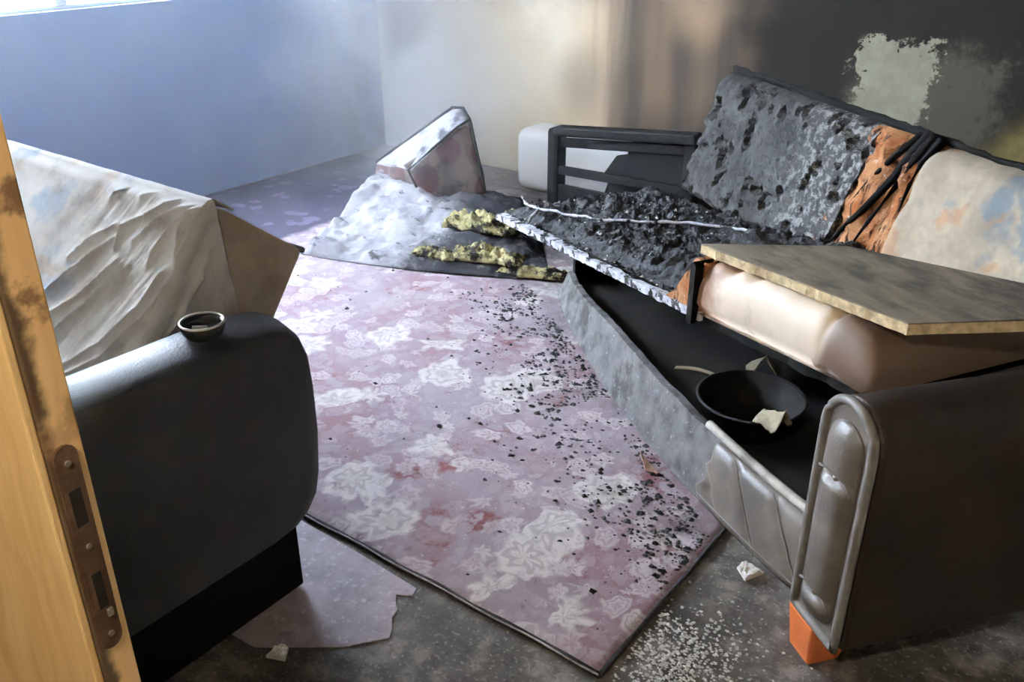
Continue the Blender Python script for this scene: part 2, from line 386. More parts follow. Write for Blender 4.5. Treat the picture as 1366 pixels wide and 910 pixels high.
def lathe(prof, n=28):
    V = []; F = []; K = len(prof)
    for i in range(n):
        a = 2 * math.pi * i / n
        for r, z in prof: V.append((r * math.cos(a), r * math.sin(a), z))
    for i in range(n):
        for k in range(K - 1):
            j = (i + 1) % n; F.append((i * K + k, j * K + k, j * K + k + 1, i * K + k + 1))
    return V, F
def prism(poly, a0, a1, axis):
    """extrude a 2-D outline; axis is the index of the extrusion direction"""
    def p3(u, v, a):
        l = [u, v]; l.insert(axis, a); return tuple(l)
    n = len(poly); V = [p3(u, v, a0) for u, v in poly] + [p3(u, v, a1) for u, v in poly]
    F = [tuple(range(n)), tuple(range(2 * n - 1, n - 1, -1))] + [(i, (i + 1) % n, n + (i + 1) % n, n + i) for i in range(n)]
    return V, F
def fbm(x, y, z=0, o=4):
    return mnoise.fractal(Vector((x, y, z)), 1.0, 2.0, o)
def smooth01(a, b, x):
    k = max(0, min(1, (x - a) / (b - a))); return k * k * (3 - 2 * k)
def flakes(spots, szf, flat=.35):
    """joined little irregular chips; spots = list of (x, y, z)"""
    V = []; F = []
    for (x, y, z) in spots:
        s = szf(); a = random.random() * 6.28; b0 = len(V); k = random.choice((4, 5))
        for j in range(k):
            th = a + 6.28 * j / k; r = s * random.uniform(.55, 1.2); V.append((x + r * math.cos(th), y + r * math.sin(th) * .8, z))
        V.append((x + s * random.uniform(-.4, .4), y + s * random.uniform(-.4, .4), z + s * random.uniform(.4, 1) * flat * 2))
        for j in range(k): F.append((b0 + j, b0 + (j + 1) % k, b0 + k))
        F.append(tuple(range(b0 + k - 1, b0 - 1, -1)))
    return V, F

# ---------------------------------------------------------------- the room
XL, XR, YD, YW, ZC = -4.3, 1.3, .3, 4.32, 2.6
struct(box('floor', (XL - .2, XR + .2, -1.9, YW + .2, -.12, 0), 'floor'), 'grey patterned vinyl floor with grime')
struct(box('ceiling', (XL - .2, XR + .2, -1.9, YW + .2, ZC, ZC + .12), 'ceiling_soot'))
struct(box('wall_back', (XL - .2, XR + .2, YW, YW + .2, 0, ZC), 'wall_soot'), 'cream wall blackened with soot, with one flaked pale patch')
struct(box('wall_right', (XR, XR + .2, -1.9, YW, 0, ZC), 'plaster_plain'))
# window wall with an opening
W0, W1, S0, S1 = .50, 3.06, 1.025, 2.42
wv_ = []; wf_ = []
for b in ((XL - .2, XL, YD - .12, W0, 0, ZC), (XL - .2, XL, W1, YW, 0, ZC), (XL - .2, XL, W0, W1, 0, S0), (XL - .2, XL, W0, W1, S1, ZC)):
    k = len(wv_); wv_ += bv(*b); wf_ += [tuple(i + k for i in f) for f in BF]
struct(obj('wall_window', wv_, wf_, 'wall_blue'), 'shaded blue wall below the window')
win = thing('window_1', 'white framed three-pane window high in the blue wall', 'window', (XL, 2.315, S0))
del win['category']; struct(win)
def lw(b): return (b[0] - XL, b[1] - XL, b[2] - 2.315, b[3] - 2.315, b[4] - S0, b[5] - S0)
for nm, b in (('window_frame', (XL - .12, XL - .05, W0, W1, S0, S0 + .018)), ('window_frame', (XL - .12, XL - .05, W0, W1, S1 - .05, S1)),
              ('window_frame', (XL - .12, XL - .05, W0, W0 + .05, S0 + .018, S1 - .05)), ('window_frame', (XL - .12, XL - .05, W1 - .05, W1, S0 + .018, S1 - .05)),
              ('mullion', (XL - .12, XL - .05, 2.285, 2.345, S0 + .018, S1 - .05)), ('mullion', (XL - .12, XL - .05, 1.46, 1.52, S0 + .018, S1 - .05))):
    box(nm, lw(b), 'frame_paint', win, .006)
for a, b in ((W0 + .05, 1.46), (1.52, 2.285), (2.345, W1 - .05)):
    box('pane', lw((XL - .09, XL - .085, a, b, S0 + .018, S1 - .05)), 'glass', win)
# door wall, hall
struct(box('wall_door', (XL, -1.30, YD - .12, YD, 0, ZC), 'plaster_plain'))
struct(box('wall_door_far', (.22, XR, YD - .12, YD, 0, ZC), 'plaster_plain'))
struct(box('wall_lintel', (-1.30, .22, YD - .12, YD, 2.12, ZC), 'plaster_plain'))
struct(box('wall_hall_left', (-1.9, -1.75, -1.9, YD - .12, 0, ZC), 'plaster_plain'))
struct(box('wall_hall_back', (-1.75, XR, -1.9, -1.75, 0, ZC), 'plaster_plain'))
lamp = thing('hall_ceiling_lamp', 'bare warm bulb hanging from the hall ceiling', 'lamp', (-.28, -.32, ZC))
v, f = tube([(0, 0, 0), (0, 0, -.3)], .006); obj('cord', v, f, 'black_frame', lamp)
v, f = lathe([(.001, -.30), (.02, -.30), (.02, -.36), (.001, -.36)], 16); obj('socket', v, f, 'black_frame', lamp)
v, f = lathe([(.014, -.36), (.03, -.40), (.032, -.43), (.02, -.46), (.001, -.47)], 20); obj('bulb', v, f, 'bulb', lamp, True)
pl = bpy.data.lights.new('bulb_light', 'POINT'); pl.energy = 40; pl.color = (1, .87, .68); pl.shadow_soft_size = .05
po = bpy.data.objects.new('bulb_light', pl); C.objects.link(po); po.location = (0, 0, -.53); po.parent = lamp

# fixed leaf of the double door, its lock edge towards the opening
door = thing('door_1', 'varnished pine door leaf with a brass strike plate, at the left edge', 'door', (0, 0, 0)); del door['category']; struct(door)
e = Vector((.993, .12, 0)).normalized(); tv = Vector((.12, -.993, 0)).normalized()
Pd = Vector((-.686, .3044, 0))
def dp(a, b, z): return Pd - e * a + tv * b + Vector((0, 0, z))       # a: into the leaf, b: across its thickness towards the hall
def dbox(name, a0, a1, b0, b1, z0, z1, m, bevel=0, par=None, label=None):
    return obj(name, [dp(a0, b0, z0), dp(a1, b0, z0), dp(a1, b1, z0), dp(a0, b1, z0), dp(a0, b0, z1), dp(a1, b0, z1), dp(a1, b1, z1), dp(a0, b1, z1)], BF, m, par or door, bevel=bevel, label=label)
dbox('stile', 0, .10, 0, .0335, .01, 2.1, 'pine_edge', .002)
dbox('face_board', .003, .10, .0335, .042, .01, 2.1, 'pine', .002)
dbox('leaf_panel', .10, .50, .004, .036, .12, 2.0, 'pine', .002)
dbox('stile', .50, .60, 0, .042, .01, 2.1, 'pine', .002)
dbox('rail', .10, .50, 0, .042, .01, .12, 'pine', .002); dbox('rail', .10, .50, 0, .042, 2.0, 2.1, 'pine', .002)
# strike plate with rounded ends on the edge
pts = []
for k in range(9):
    th = math.pi * k / 8; pts.append((.0195 + .011 * math.cos(th), 1.078 + .011 * math.sin(th)))
for k in range(9):
    th = math.pi + math.pi * k / 8; pts.append((.0195 + .011 * math.cos(th), .878 + .011 * math.sin(th)))
n = len(pts)
plate = obj('strike_plate', [dp(0, b, z) for b, z in pts] + [dp(-.003, b, z) for b, z in pts],
    [tuple(range(n)), tuple(range(2 * n - 1, n - 1, -1))] + [(i, (i + 1) % n, n + (i + 1) % n, n + i) for i in range(n)], 'brass_dull', door, label='dull brown brass strike plate with rounded ends')
dbox('latch_hole', -.0036, -.0031, .014, .025, 1.008, 1.045, 'slot_dark', par=plate)
dbox('bolt_hole', -.0036, -.0031, .015, .024, .915, .955, 'slot_dark', par=plate)
dbox('bolt_tongue', -.006, -.0031, .013, .019, .903, .912, 'screw_metal', .001, par=plate)
for zz in (1.072, .985, .884):
    v, f = lathe([(.0001, 0), (.003, 0), (.003, .0016), (.0001, .0018)], 10)
    mt = Matrix.Translation(dp(-.003, .0195, zz)) @ e.to_track_quat('Z', 'Y').to_matrix().to_4x4()
    obj('screw', [mt @ Vector(p) for p in v], f, 'screw_metal', plate)
for nm, x0, x1, z0, z1 in (('trim_1', -1.36, -1.283, 0, 2.18), ('trim_2', .215, .29, 0, 2.18)):
    struct(box(nm, (x0, x1, YD - .14, YD + .015, z0, z1), 'pine', None, .004))

# ---------------------------------------------------------------- rug
RX0, RX1, RY0, RY1 = -4.27, -.702, 1.248, 4.02
rug = thing('floral_rug', 'large lilac and crimson floral rug strewn with soot', 'rug', (-2.5, 2.6, 0))
def rugf(u, v):
    x = RX0 + (RX1 - RX0) * u; y = RY0 + (RY1 - RY0) * v
    h = .009 + .003 * fbm(x * 3, y * 3)
    d = min(x - RX0, RX1 - x, y - RY0, RY1 - y); h *= .55 + .45 * smooth01(0, .03, d)
    return (x, y, h), (x, y, .0005)
v, f = slab(rugf, 120, 96)
def shift(v, o): return [(p[0] - o[0], p[1] - o[1], p[2] - o[2]) for p in v]
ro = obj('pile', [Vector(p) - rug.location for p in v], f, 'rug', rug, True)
# material uses world-like coordinates: keep the pile's own origin at the world origin
for vv in ro.data.vertices: vv.co += rug.location
ro.location = -rug.location
path = [(RX0 + (RX1 - RX0) * k / 90 + 2.5, RY0 - 2.6 + .002 * math.sin(k * .9), .008 + .002 * math.sin(k * 1.3)) for k in range(91)]
v, f = tube(path, .0075, 6); obj('edge_binding', v, f, 'binding', rug, True)
path = [(p[0], p[1] - .0055, .013) for p in path]
v, f = tube(path, .0025, 5); obj('binding_stripe', v, f, 'binding_thread', rug, True)
path = [(RX1 + 2.5, RY0 - 2.6 + .9 * k / 24, .007 + .002 * math.sin(k)) for k in range(25)]
v, f = tube(path, .0065, 6); obj('edge_binding', v, f, 'binding', rug, True)

# torn piece of pale linoleum on the floor in front of the rug
poly = [(-1.66, 1.228), (-1.42, 1.226), (-1.20, 1.216), (-1.19, 1.19), (-1.225, 1.172), (-1.205, 1.15), (-1.185, 1.135), (-1.18, 1.11), (-1.155, 1.085), (-1.14, 1.06), (-1.17, 1.02), (-1.2, .98), (-1.36, .86), (-1.62, .84)]
v, f = prism(poly, .0008, .004, 2); tag(obj('linoleum_scrap', v, f, 'linoleum'), 'torn pale pink linoleum piece on the floor against the rug edge', 'linoleum')

# ---------------------------------------------------------------- right sofa (frame: x = depth, y = along the seat away from the camera)
SA = math.atan2(.787, .617)
sofa = thing('burnt_sofa', 'burnt sofa with collapsed seat, charred backrest and brown leatherette arm', 'sofa', (-.468, 1.754, .012), SA)
Z0 = -.012
# arm: capsule section swept from front to back
def arm_section(s0, s1, zb, zt, r, k=8):
    P = [(s0, zb), (s1, zb)]
    for i in range(k + 1):
        th = math.pi * i / k; P.append(((s0 + s1) / 2 + (s1 - s0) / 2 * math.cos(th), zt - r + r * math.sin(th)))
    return P
sec = arm_section(-.292, -.125, .095, .648, .085)
v, f = prism(sec, -.085, .82, 0); obj('arm', v, f, 'leather_r', sofa, False, .012, 3)
v, f = prism(arm_section(-.283, -.134, .105, .640, .076), -.098, -.08, 0); frontp = obj('arm_front', v, f, 'leather_g', sofa, False, .004, 2)
def ring(sec_fn, q, n=60):
    P = sec_fn; out = []; L = []
    per = 0
    for i in range(len(P)):
        a = Vector(P[i]); b = Vector(P[(i + 1) % len(P)]); L.append((a, b, (b - a).length)); per += (b - a).length
    for i in range(n):
        d = per * i / n
        for a, b, l in L:
            if d <= l: p = a + (b - a) * (d / l); out.append((q, p.x, p.y)); break
            d -= l
    return out
v, f = tube(ring(arm_section(-.284, -.133, .104, .641, .076, 14), -.098, 90), .0105, 8, True); obj('piping', v, f, 'grey_piping', frontp, True, label='rolled grey piping around the arm front')
# padded tufted insert
def pad(u, vv):
    s0, s1, z0, z1 = -.262, -.155, .125, .60
    a = u * 2 - 1; b = vv * 2 - 1
    zc = z0 + (z1 - z0) * vv
    hw = (s1 - s0) / 2 * (1.0 if .1 < vv < .9 else math.sqrt(max(.02, 1 - (max(.1 - vv, vv - .9) / .1) ** 2)))
    s = (s0 + s1) / 2 + a * hw
    h = .026 * (1 - abs(a) ** 3) * (1 - abs(b) ** 10)
    for bz in (.195, .478):
        h -= .02 * math.exp(-((zc - bz) / .010) ** 2) * (.35 + .65 * math.exp(-(a / .6) ** 2))
    return (-.100 - max(h, .002), s, zc), (-.096, s, zc)
v, f = slab(pad, 18, 70); padp = obj('arm_pad', v, f, 'leather_g', frontp, True, label='buttoned grey leatherette pad')
for bz in (.195, .478):
    v, f = lathe([(.0001, .007), (.006, .005), (.008, .001), (.008, -.006), (.0001, -.006)], 12)
    mt = Matrix.Translation((-.108, -.2085, bz)) @ Matrix.Rotation(-math.pi / 2, 4, 'Y')
    obj('button', [mt @ Vector(p) for p in v], f, 'screw_metal', frontp, True)
    v, f = tube([(-.112, -.262, bz - .012), (-.108, -.235, bz - .002), (-.104, -.2085, bz), (-.108, -.18, bz + .004), (-.112, -.155, bz - .001)], .0028, 6); obj('pleat', v, f, 'grey_piping', frontp, True)
fv = [(-.108, -.128, .1), (-.108, -.225, .1), (.0, -.225, .1), (.0, -.128, .1), (-.098, -.14, Z0), (-.098, -.215, Z0), (-.02, -.215, Z0), (-.02, -.14, Z0)]
fv = [(a, b, Z0 if c_ < .05 else c_) for a, b, c_ in fv]
obj('foot', fv, [(0, 1, 2, 3), (7, 6, 5, 4), (0, 4, 5, 1), (1, 5, 6, 2), (2, 6, 7, 3), (3, 7, 4, 0)], 'orange_wood', sofa, bevel=.006, label='orange varnished wooden foot')
box('foot', (.68, .79, -.262, -.15, Z0, .1), 'orange_wood', sofa, .006)
# storage box under the seat
box('base_board', (.02, .74, -.12, 1.84, .03, .05), 'dark_interior', sofa)
box('base_back', (.72, .75, -.12, 1.84, .0, .40), 'dark_interior', sofa)
box('base_end', (.05, .72, 1.81, 1.84, .0, .28), 'black_wood', sofa, .004)
# bowed, split front rail
def rail_q(s): 
    return -.085 * math.sin(math.pi * max(0, min(1, s / 1.83))) ** .8 - .012
def rail(u, vv):
    s = -.11 + 1.95 * u; top = .185 - .085 * smooth01(1.0, 1.85, s) + .008 * fbm(s * 9, 0)
    q = rail_q(s) + .045 * (vv) ; z = top * vv
    if vv > .95: z += .006 * fbm(s * 20, 3)
    return (q, s, z), (q + .024, s, z)
v, f = slab(rail, 70, 6); obj('front_rail', v, f, 'rail', sofa, False, label='bowed sooty front rail of the storage box')
path = [(rail_q(s) + .057, s, .187 + .002 - .085 * smooth01(1.0, 1.85, s)) for s in [-.11 + .57 * k / 14 for k in range(15)]]
v, f = tube(path, .013, 8); obj('rail_edging', v, f, 'rail_top_edge', sofa, True)
# quilted cover left on the near end of the rail
def quilt(u, vv):
    s = -.12 + .50 * u; q = rail_q(s) + .045 * vv
    h = .016 * (1 - abs(2 * vv - 1) ** 6)
    d = abs((u * 3.1 - vv * 1.1) % 1.0 - .5)
    h *= .35 + .65 * smooth01(.0, .14, d)
    edge = .05 * fbm(vv * 3, 7) * smooth01(.75, 1, u)
    return (q - .003 - h, s + edge, .004 + .178 * vv), (q + .001, s + edge, .004 + .178 * vv)
v, f = slab(quilt, 60, 20); obj('rail_cover', v, f, 'leather_g', sofa, True, label='quilted grey leatherette cover')
for k in range(2):
    u0 = .16 + .32 * k; pth = []
    for j in range(9):
        vv = j / 8; u = u0 + .355 * vv; s = -.12 + .50 * u; pth.append((rail_q(s) + .045 * vv - .012, s, .006 + .176 * vv))
    v, f = tube(pth, .0022, 5); obj('seam', v, f, 'grey_piping', sofa, True)
v, f = tube([(rail_q(-.12 + .5 * u) - .010, -.12 + .5 * u, .03) for u in [k / 10 for k in range(11)]], .003, 5); obj('seam', v, f, 'grey_piping', sofa, True)
obj('torn_flap', [(-.13, .60, .0), (-.12, .52, .0), (-.16, .545, .012), (-.15, .615, .03), (-.13, .60, -.004), (-.12, .52, -.004), (-.16, .545, .008), (-.15, .615, .026)], BF, 'pinkish_scrap', sofa, label='pinkish torn flap at the rail foot')

# seat, slewed forward and sagging at its far end
def seat(u, w, h):
    """u metres from the near end, w metres from the front edge, h above the board's underside"""
    return Vector((.01 - .136 * u + w * .99, .008 + .984 * u + w * .136, .538 - .113 * u + h))
def sboard(u, vv):
    U = -.09 + 2.02 * u; w = .008 + .64 * vv
    e_ = .012 * fbm(U * 14, 1) if vv == 0 else 0
    return seat(U, w + e_, .028), seat(U, w + e_, 0)
v, f = slab(sboard, 80, 8); obj('seat_board', v, f, 'black_wood', sofa)
def lip(u, vv):
    U = .50 + 1.43 * u; k = .006 * fbm(U * 25, 5)
    wd = .020 + .05 * smooth01(1.15, 1.75, U) + .015 * fbm(U * 12, 8)
    return seat(U, -.004 + vv * wd, .0315 + .002 * fbm(U * 30, vv * 3)), seat(U, -.004 + vv * wd, .008 + k)
v, f = slab(lip, 90, 4); obj('board_lip', v, f, 'white_edge', sofa, False, label='pale ash-white front strip of the seat board')
def charf(u, vv):
    U = .48 + 1.44 * u; w = .035 + .62 * vv
    ed = min(smooth01(0, .08, u), smooth01(1, .94, u), smooth01(0, .12, vv))
    h = .034 + ed * (.030 + .030 * fbm(U * 9, w * 9, 2) + .018 * fbm(U * 28, w * 28, 5) + .03 * smooth01(1.1, .5, U))
    return seat(U, w, max(.030, h)), seat(U, w, .0285)
v, f = slab(charf, 150, 70); o = obj('charred_padding', v, f, 'char', sofa, False, label='black crumbled padding on the seat')
sp = []
for k in range(900):
    U = random.uniform(.55, 1.9); vv = random.random() ** 1.3; w = .02 + .62 * vv
    h = .034 + .035 + .03 * fbm(U * 9, w * 9, 2) if vv > .1 else .034
    sp.append(tuple(seat(U, w, max(.036, h - .006))))
v, f = flakes(sp[:620], lambda: random.uniform(.005, .014), .6); o = obj('char_flakes', v, f, 'flake_black', sofa); o['kind'] = 'stuff'
v, f = flakes(sp[620:], lambda: random.uniform(.003, .009), .6); o = obj('ash_flakes', v, f, 'ash_white', sofa); o['kind'] = 'stuff'
pth = []
kp = [(1.93, .11), (1.80, .07), (1.68, .07), (1.50, .13), (1.40, .17), (1.27, .29), (1.18, .40), (1.05, .48), (.92, .52)]
for i in range(len(kp) - 1):
    for j in range(6):
        a = j / 6; U = kp[i][0] * (1 - a) + kp[i + 1][0] * a; w = kp[i][1] * (1 - a) + kp[i + 1][1] * a
        pth.append(seat(U, w + .006 * fbm(U * 20, 9), .088 + .012 * fbm(U * 14, 3)))
v, f = tube(pth, [.0048 + .0022 * fbm(i * .7, 2) for i in range(len(pth))], 6); obj('burnt_piping', v, f, 'white_edge', sofa, True, label='ash-white strand of burnt piping across the seat')
v, f = tube([seat(1.68, .07, .085), seat(1.66, .03, .065), seat(1.645, .01, .045)], .006, 6); obj('burnt_piping', v, f, 'white_edge', sofa, True)
# surviving cushion at the near end
def cush(u, vv):
    U = -.11 + .63 * u; wm = min(.45, .20 + .55 * (.52 - U)); w = -.012 + (wm + .012) * vv
    r = .05
    dw = min(w + .012, wm - w); du = min(U + .11, 9)
    k = 1.0
    if dw < r: k *= math.sqrt(max(0, 1 - ((r - dw) / r) ** 2))
    if du < .07: k *= math.sqrt(max(0, 1 - ((.07 - du) / .07) ** 2))
    h = .06 + .105 * k
    h += .007 * fbm(U * 6, w * 6, 4) * k
    # puckers below the board
    h += .010 * math.exp(-((w - .05) / .05) ** 2) * math.sin(U * 70 + 12 * w) * smooth01(.16, .45, U)
    h -= .02 * math.exp(-((U - .05) / .014) ** 2) + .03 * smooth01(.05, -.08, U)
    return seat(U, w + .02 * (1 - k) * 0, h), seat(U, w + (.02 if vv == 0 else 0), .029)
V, F = slab(cush, 90, 60)
obj('seat_cushion', V, F, 'pale_seat', sofa, True, label='surviving pale leatherette end of the seat')
def fold(u, vv):   # scorched strap-like seam at the cut end
    U = .505 + .022 * u; w = -.026 + .20 * vv
    h0 = .168 if w > .03 else .168
    return seat(U, w, .172 - .01 * abs(2 * u - 1)), seat(U, w, .0 if w < .0 else .16)
v, f = slab(fold, 4, 12); obj('seam_band', v, f, 'black_wood', sofa, label='scorched dark seam band')
def foamseat(u, vv):
    U = .50 + .17 * u; w = .0 + .22 * vv
    h = .135 * (1 - smooth01(.15, 1, u)) + .035 + .022 * fbm(U * 16, w * 14, 3)
    return seat(U, w, max(.033, h)), seat(U, w, .029)
v, f = slab(foamseat, 20, 60); obj('exposed_foam', v, f, 'foam', sofa, False, label='torn orange foam edge of the seat')

# backrest: leaning slab, three surviving conditions along its length
def back(s, h, d):
    """h 0..1 bottom to top, d metres behind the front face"""
    return Vector((.50 + .15 * h + d, s + .02 - .03 * h, .40 + .475 * h))
def rnd(h, T=.16):
    k = min(h, 1 - h) / .09
    return (1 - math.sqrt(max(0, 1 - (1 - min(1, k)) ** 2))) * .06
def b_char(u, vv):
    s = .86 + 1.0 * u; h = vv
    ed = smooth01(1, .985, u)
    d = rnd(h) + .010 * fbm(s * 7, h * 5, 1) + .006 * fbm(s * 22, h * 14, 6) + .05 * (1 - ed)
    hole = fbm(s * 9, h * 5, 13)
    if hole > .28: d += .022 * smooth01(.28, .45, hole)
    hh = h + (.012 * fbm(s * 14, 3) if vv == 1 else 0) 
    return back(s, hh, d), back(s, hh, .15 - rnd(h))
v, f = slab(b_char, 110, 60); obj('charred_backrest', v, f, 'char_back', sofa, False, label='charred mottled far length of the backrest')
def b_foam(u, vv):
    s = .56 + .36 * u; h = vv
    ang = (s - .72) * 40 + (1 - h) * 4
    d = rnd(h) + .014 + .022 * math.sin(ang + 2.2 * fbm(s * 6, h * 3)) * (.4 + .6 * h) + .012 * fbm(s * 20, h * 12, 2)
    d -= .03 * math.exp(-((s - .64) / .05) ** 2) * smooth01(.6, 1, h)
    return back(s, h + .02 * math.exp(-((s - .655) / .025) ** 2) * (vv > .9), d), back(s, h, .15 - rnd(h))
v, f = slab(b_foam, 50, 50); obj('exposed_foam', v, f, 'foam', sofa, True, label='torn orange foam across the backrest')
def b_cov(u, vv):
    s = -.10 + .70 * u; h = vv
    d = rnd(h) + .006 * fbm(s * 5, h * 3, 8) - .012 * smooth01(.85, 1, u) * abs(math.sin(h * 9))
    return back(s, h, d - .012), back(s, h, .15 - rnd(h))
v, f = slab(b_cov, 40, 40); obj('backrest_cover', v, f, 'floral', sofa, True, label='surviving pale flowered end of the backrest')
pth = [back(1.86 - 1.95 * k / 60, 1.0, .05) + Vector((0, 0, .008 + .006 * fbm(k * .4, 4))) for k in range(61)]
v, f = tube(pth, [(.012 if k < 40 else .008) + .005 * fbm(k * .8, 9) for k in range(61)], 7); obj('top_rail', v, f, 'black_wood', sofa, True, label='black burnt top rail of the backrest')
for kp, rr in (([(.66, 1.02, .02), (.665, .95, -.012), (.70, .78, -.006), (.76, .55, .0), (.82, .36, .004), (.86, .2, .006)], [.024, .018, .013, .011, .008, .003]),
               ([(.645, 1.02, .02), (.65, .93, -.014), (.675, .75, -.006), (.72, .5, .0), (.75, .3, .006)], [.02, .013, .009, .007, .003]),
               ([(.62, 1.0, .02), (.612, .92, -.022), (.62, .78, -.016), (.615, .62, -.012)], [.016, .009, .006, .002]),
               ([(.70, 1.0, .02), (.745, .88, .0), (.80, .70, .004), (.845, .5, .008)], [.012, .010, .007, .003])):
    v, f = tube([back(*k) + Vector((0, 0, .012 if k[1] > .98 else 0)) for k in kp], rr, 8); obj('scorched_fold', v, f, 'black_wood', sofa, True)

# loose chipboard panel lying over the seat's near end (its own frame: the sofa's)
cb = thing('chipboard_panel', 'broken chipboard panel lying across the near end of the burnt seat', 'board', (-.468, 1.754, .012), SA)
top = [(-.055, .539, .688), (.066, -.111, .742), (.535, -.257, .770), (.249, .363, .715)]
def lerp4(u, vv):
    a = Vector(top[0]).lerp(Vector(top[1]), u); b = Vector(top[3]).lerp(Vector(top[2]), u); return a.lerp(b, vv)
def cbt(u, vv):
    p = lerp4(u, vv); p = p + Vector((.004 * fbm(u * 12, vv * 3) if vv == 0 else 0, 0, 0)); return p, p - Vector((0, 0, .003))
v, f = slab(cbt, 30, 6); obj('laminate', v, f, 'chip_top', cb)
def cbc(u, vv):
    p = lerp4(u, vv); j = Vector((.007 * fbm(u * 16, 4) if vv == 0 else 0, .004 * fbm(vv * 14, 2) if u == 1 else 0, 0)); return p + j - Vector((0, 0, .0032)), p + j - Vector((0, 0, .026))
v, f = slab(cbc, 50, 8); obj('chipboard_core', v, f, 'chip_edge', cb, label='pale crumbly chipboard edge')

# things left inside the storage box
pan = tag(obj('pan_rim', [], [], 'steel_pan'), 'x', 'x'); bpy.data.objects.remove(pan)
def swor(q, s, z): return (-.468 + q * .617 - s * .787, 1.754 + q * .787 + s * .617, z + .012)
pan = thing('metal_basin', 'dark round metal basin inside the storage box under the burnt seat', 'basin', swor(.20, .62, .05), SA)
v, f = lathe([(.0001, .0), (.10, .0), (.135, .05), (.150, .105), (.158, .108), (.158, .102), (.146, .098), (.130, .05), (.095, .006), (.0001, .006)], 36); obj('bowl', v, f, 'steel_pan', pan, True)
v, f = tube([(.158 * math.cos(a * .1745), .158 * math.sin(a * .1745), .107) for a in range(36)], .005, 6, True); obj('rim', v, f, 'steel_pan', pan, True)
def cloth(u, vv):
    x = (u - .5) * .11; y = (vv - .5) * .12; z = .06 * (1 - abs(2 * u - 1)) * (1 - vv * .7) + .012 * fbm(x * 20, y * 20)
    return (x, y, z + .02), (x, y, z + .016)
v, f = slab(cloth, 14, 14)
o = obj('cloth_scrap', v, f, 'pale_cloth', None, True); o.location = swor(.17, .45, .150); o.rotation_euler = (0, 0, 1.2); o.scale = (.6, .7, 1)
tag(o, 'crumpled ochre cloth scrap beside the basin rim under the seat', 'cloth')
o = obj('cloth_scrap', v, f, 'pale_cloth', None, True); o.location = swor(.38, .86, .05); o.rotation_euler = (0, 0, .4); o.scale = (1, 1, 1.6)
tag(o, 'small pointed pale cloth scrap behind the basin in the dark storage box', 'cloth')
o = obj('paper_strip', *slab(lambda u, vv: ((u * .14, vv * .02, .004 + .01 * math.sin(3 * u)), (u * .14, vv * .02, .001 + .01 * math.sin(3 * u))), 10, 2), 'pale_cloth'); o.location = swor(.14, 1.02, .05); o.rotation_euler = (0, 0, .2)
tag(o, 'thin pale paper strip on the storage box floor beneath the charred seat', 'paper')

# ---------------------------------------------------------------- left sofa (aligned with the room)
ls = thing('folded_up_sofa', 'dark leatherette sofa with tipped-up seat under a pale rumpled sheet', 'sofa', (-1.49, .8, 0))
def L(v): return [(p[0] + 1.49, p[1] - .8, p[2]) for p in v]
prof = [(.40, .19), (1.03, .19), (1.075, .195), (1.11, .215), (1.14, .25), (1.155, .30), (1.165, .40), (1.165, .52), (1.158, .60), (1.14, .65), (1.11, .685), (1.06, .70), (.95, .703), (.40, .705)]
def armmesh(x0, x1):
    V = []; F = []; n = len(prof); K = 10
    cy, cz = .75, .40
    rows = []
    for k in range(K + 1):
        a = math.pi * k / K; xx = (x0 + x1) / 2 - (x1 - x0) / 2 * math.cos(a); ins = .055 * (1 - math.sin(a) ** .5)
        for (yy, zz) in prof:
            dy = yy - cy; dz = zz - cz; l = math.hypot(dy, dz)
            V.append((xx, yy - (ins * dy / l if yy > .5 else 0), zz - ins * dz / l if zz > .3 else zz))
    for k in range(K):
        for i in range(n): F.append((k * n + i, k * n + (i + 1) % n, (k + 1) * n + (i + 1) % n, (k + 1) * n + i))
    F += [tuple(range(n)), tuple(range((K + 1) * n - 1, K * n - 1, -1))]
    return V, F
v, f = armmesh(-1.575, -1.405); a = obj('arm', L(v), f, 'leather_l', ls, False)
for pg in a.data.polygons: pg.use_smooth = len(pg.vertices) == 4
v, f = armmesh(-3.50, -3.33); obj('arm', L(v), f, 'leather_l', ls, True)
obj('arm_base', L(bv(-1.56, -1.42, .42, 1.06, .012, .19)), BF, 'black_wood', ls, bevel=.006)
obj('arm_base', L(bv(-3.49, -3.34, .42, 1.06, .012, .19)), BF, 'black_wood', ls, bevel=.006)
obj('base_front', L(bv(-3.34, -1.56, 1.02, 1.06, .02, .34)), BF, 'leather_l', ls, bevel=.008)
obj('base_back', L(bv(-3.34, -1.56, .36, .42, .02, .40)), BF, 'leather_l', ls, bevel=.008)
obj('backrest', L(bv(-3.33, -1.58, .34, .50, .402, .84)), BF, 'floral', ls, bevel=.04, seg=3)
# tipped seat slab: cross-section in (y, z), swept along x
sdir = Vector((-.605, -.796)); sn = Vector((.796, -.605))
T0 = Vector((1.145, .892))
secp = []
c0 = [(T0, .05), (T0 + sn * .31, .02), (T0 + sn * .31 + sdir * .58, .02), (T0 + sdir * .58, .03)]
for i, (p, r) in enumerate(c0):
    a = (c0[i - 1][0] - p).normalized(); b = (c0[(i + 1) % 4][0] - p).normalized()
    for k in range(5):
        q = k / 4; s_ = p + a * r * (1 - q) ** 2 + b * r * q ** 2; secp.append((s_.x, s_.y))
v, f = prism(secp, -3.30, -1.70, 0); obj('tipped_seat', L(v), f, 'beige_upholstery', ls, bevel=.008, seg=2, label='beige tipped-up seat block')
v, f = tube([(-1.698, T0.x + sn.x * .31, T0.y + sn.y * .31), (-2.2, T0.x + sn.x * .31, T0.y + sn.y * .31), (-3.28, T0.x + sn.x * .31, T0.y + sn.y * .31)], .008, 6)
obj('seat_piping', L(v), f, 'grey_piping', ls, True)

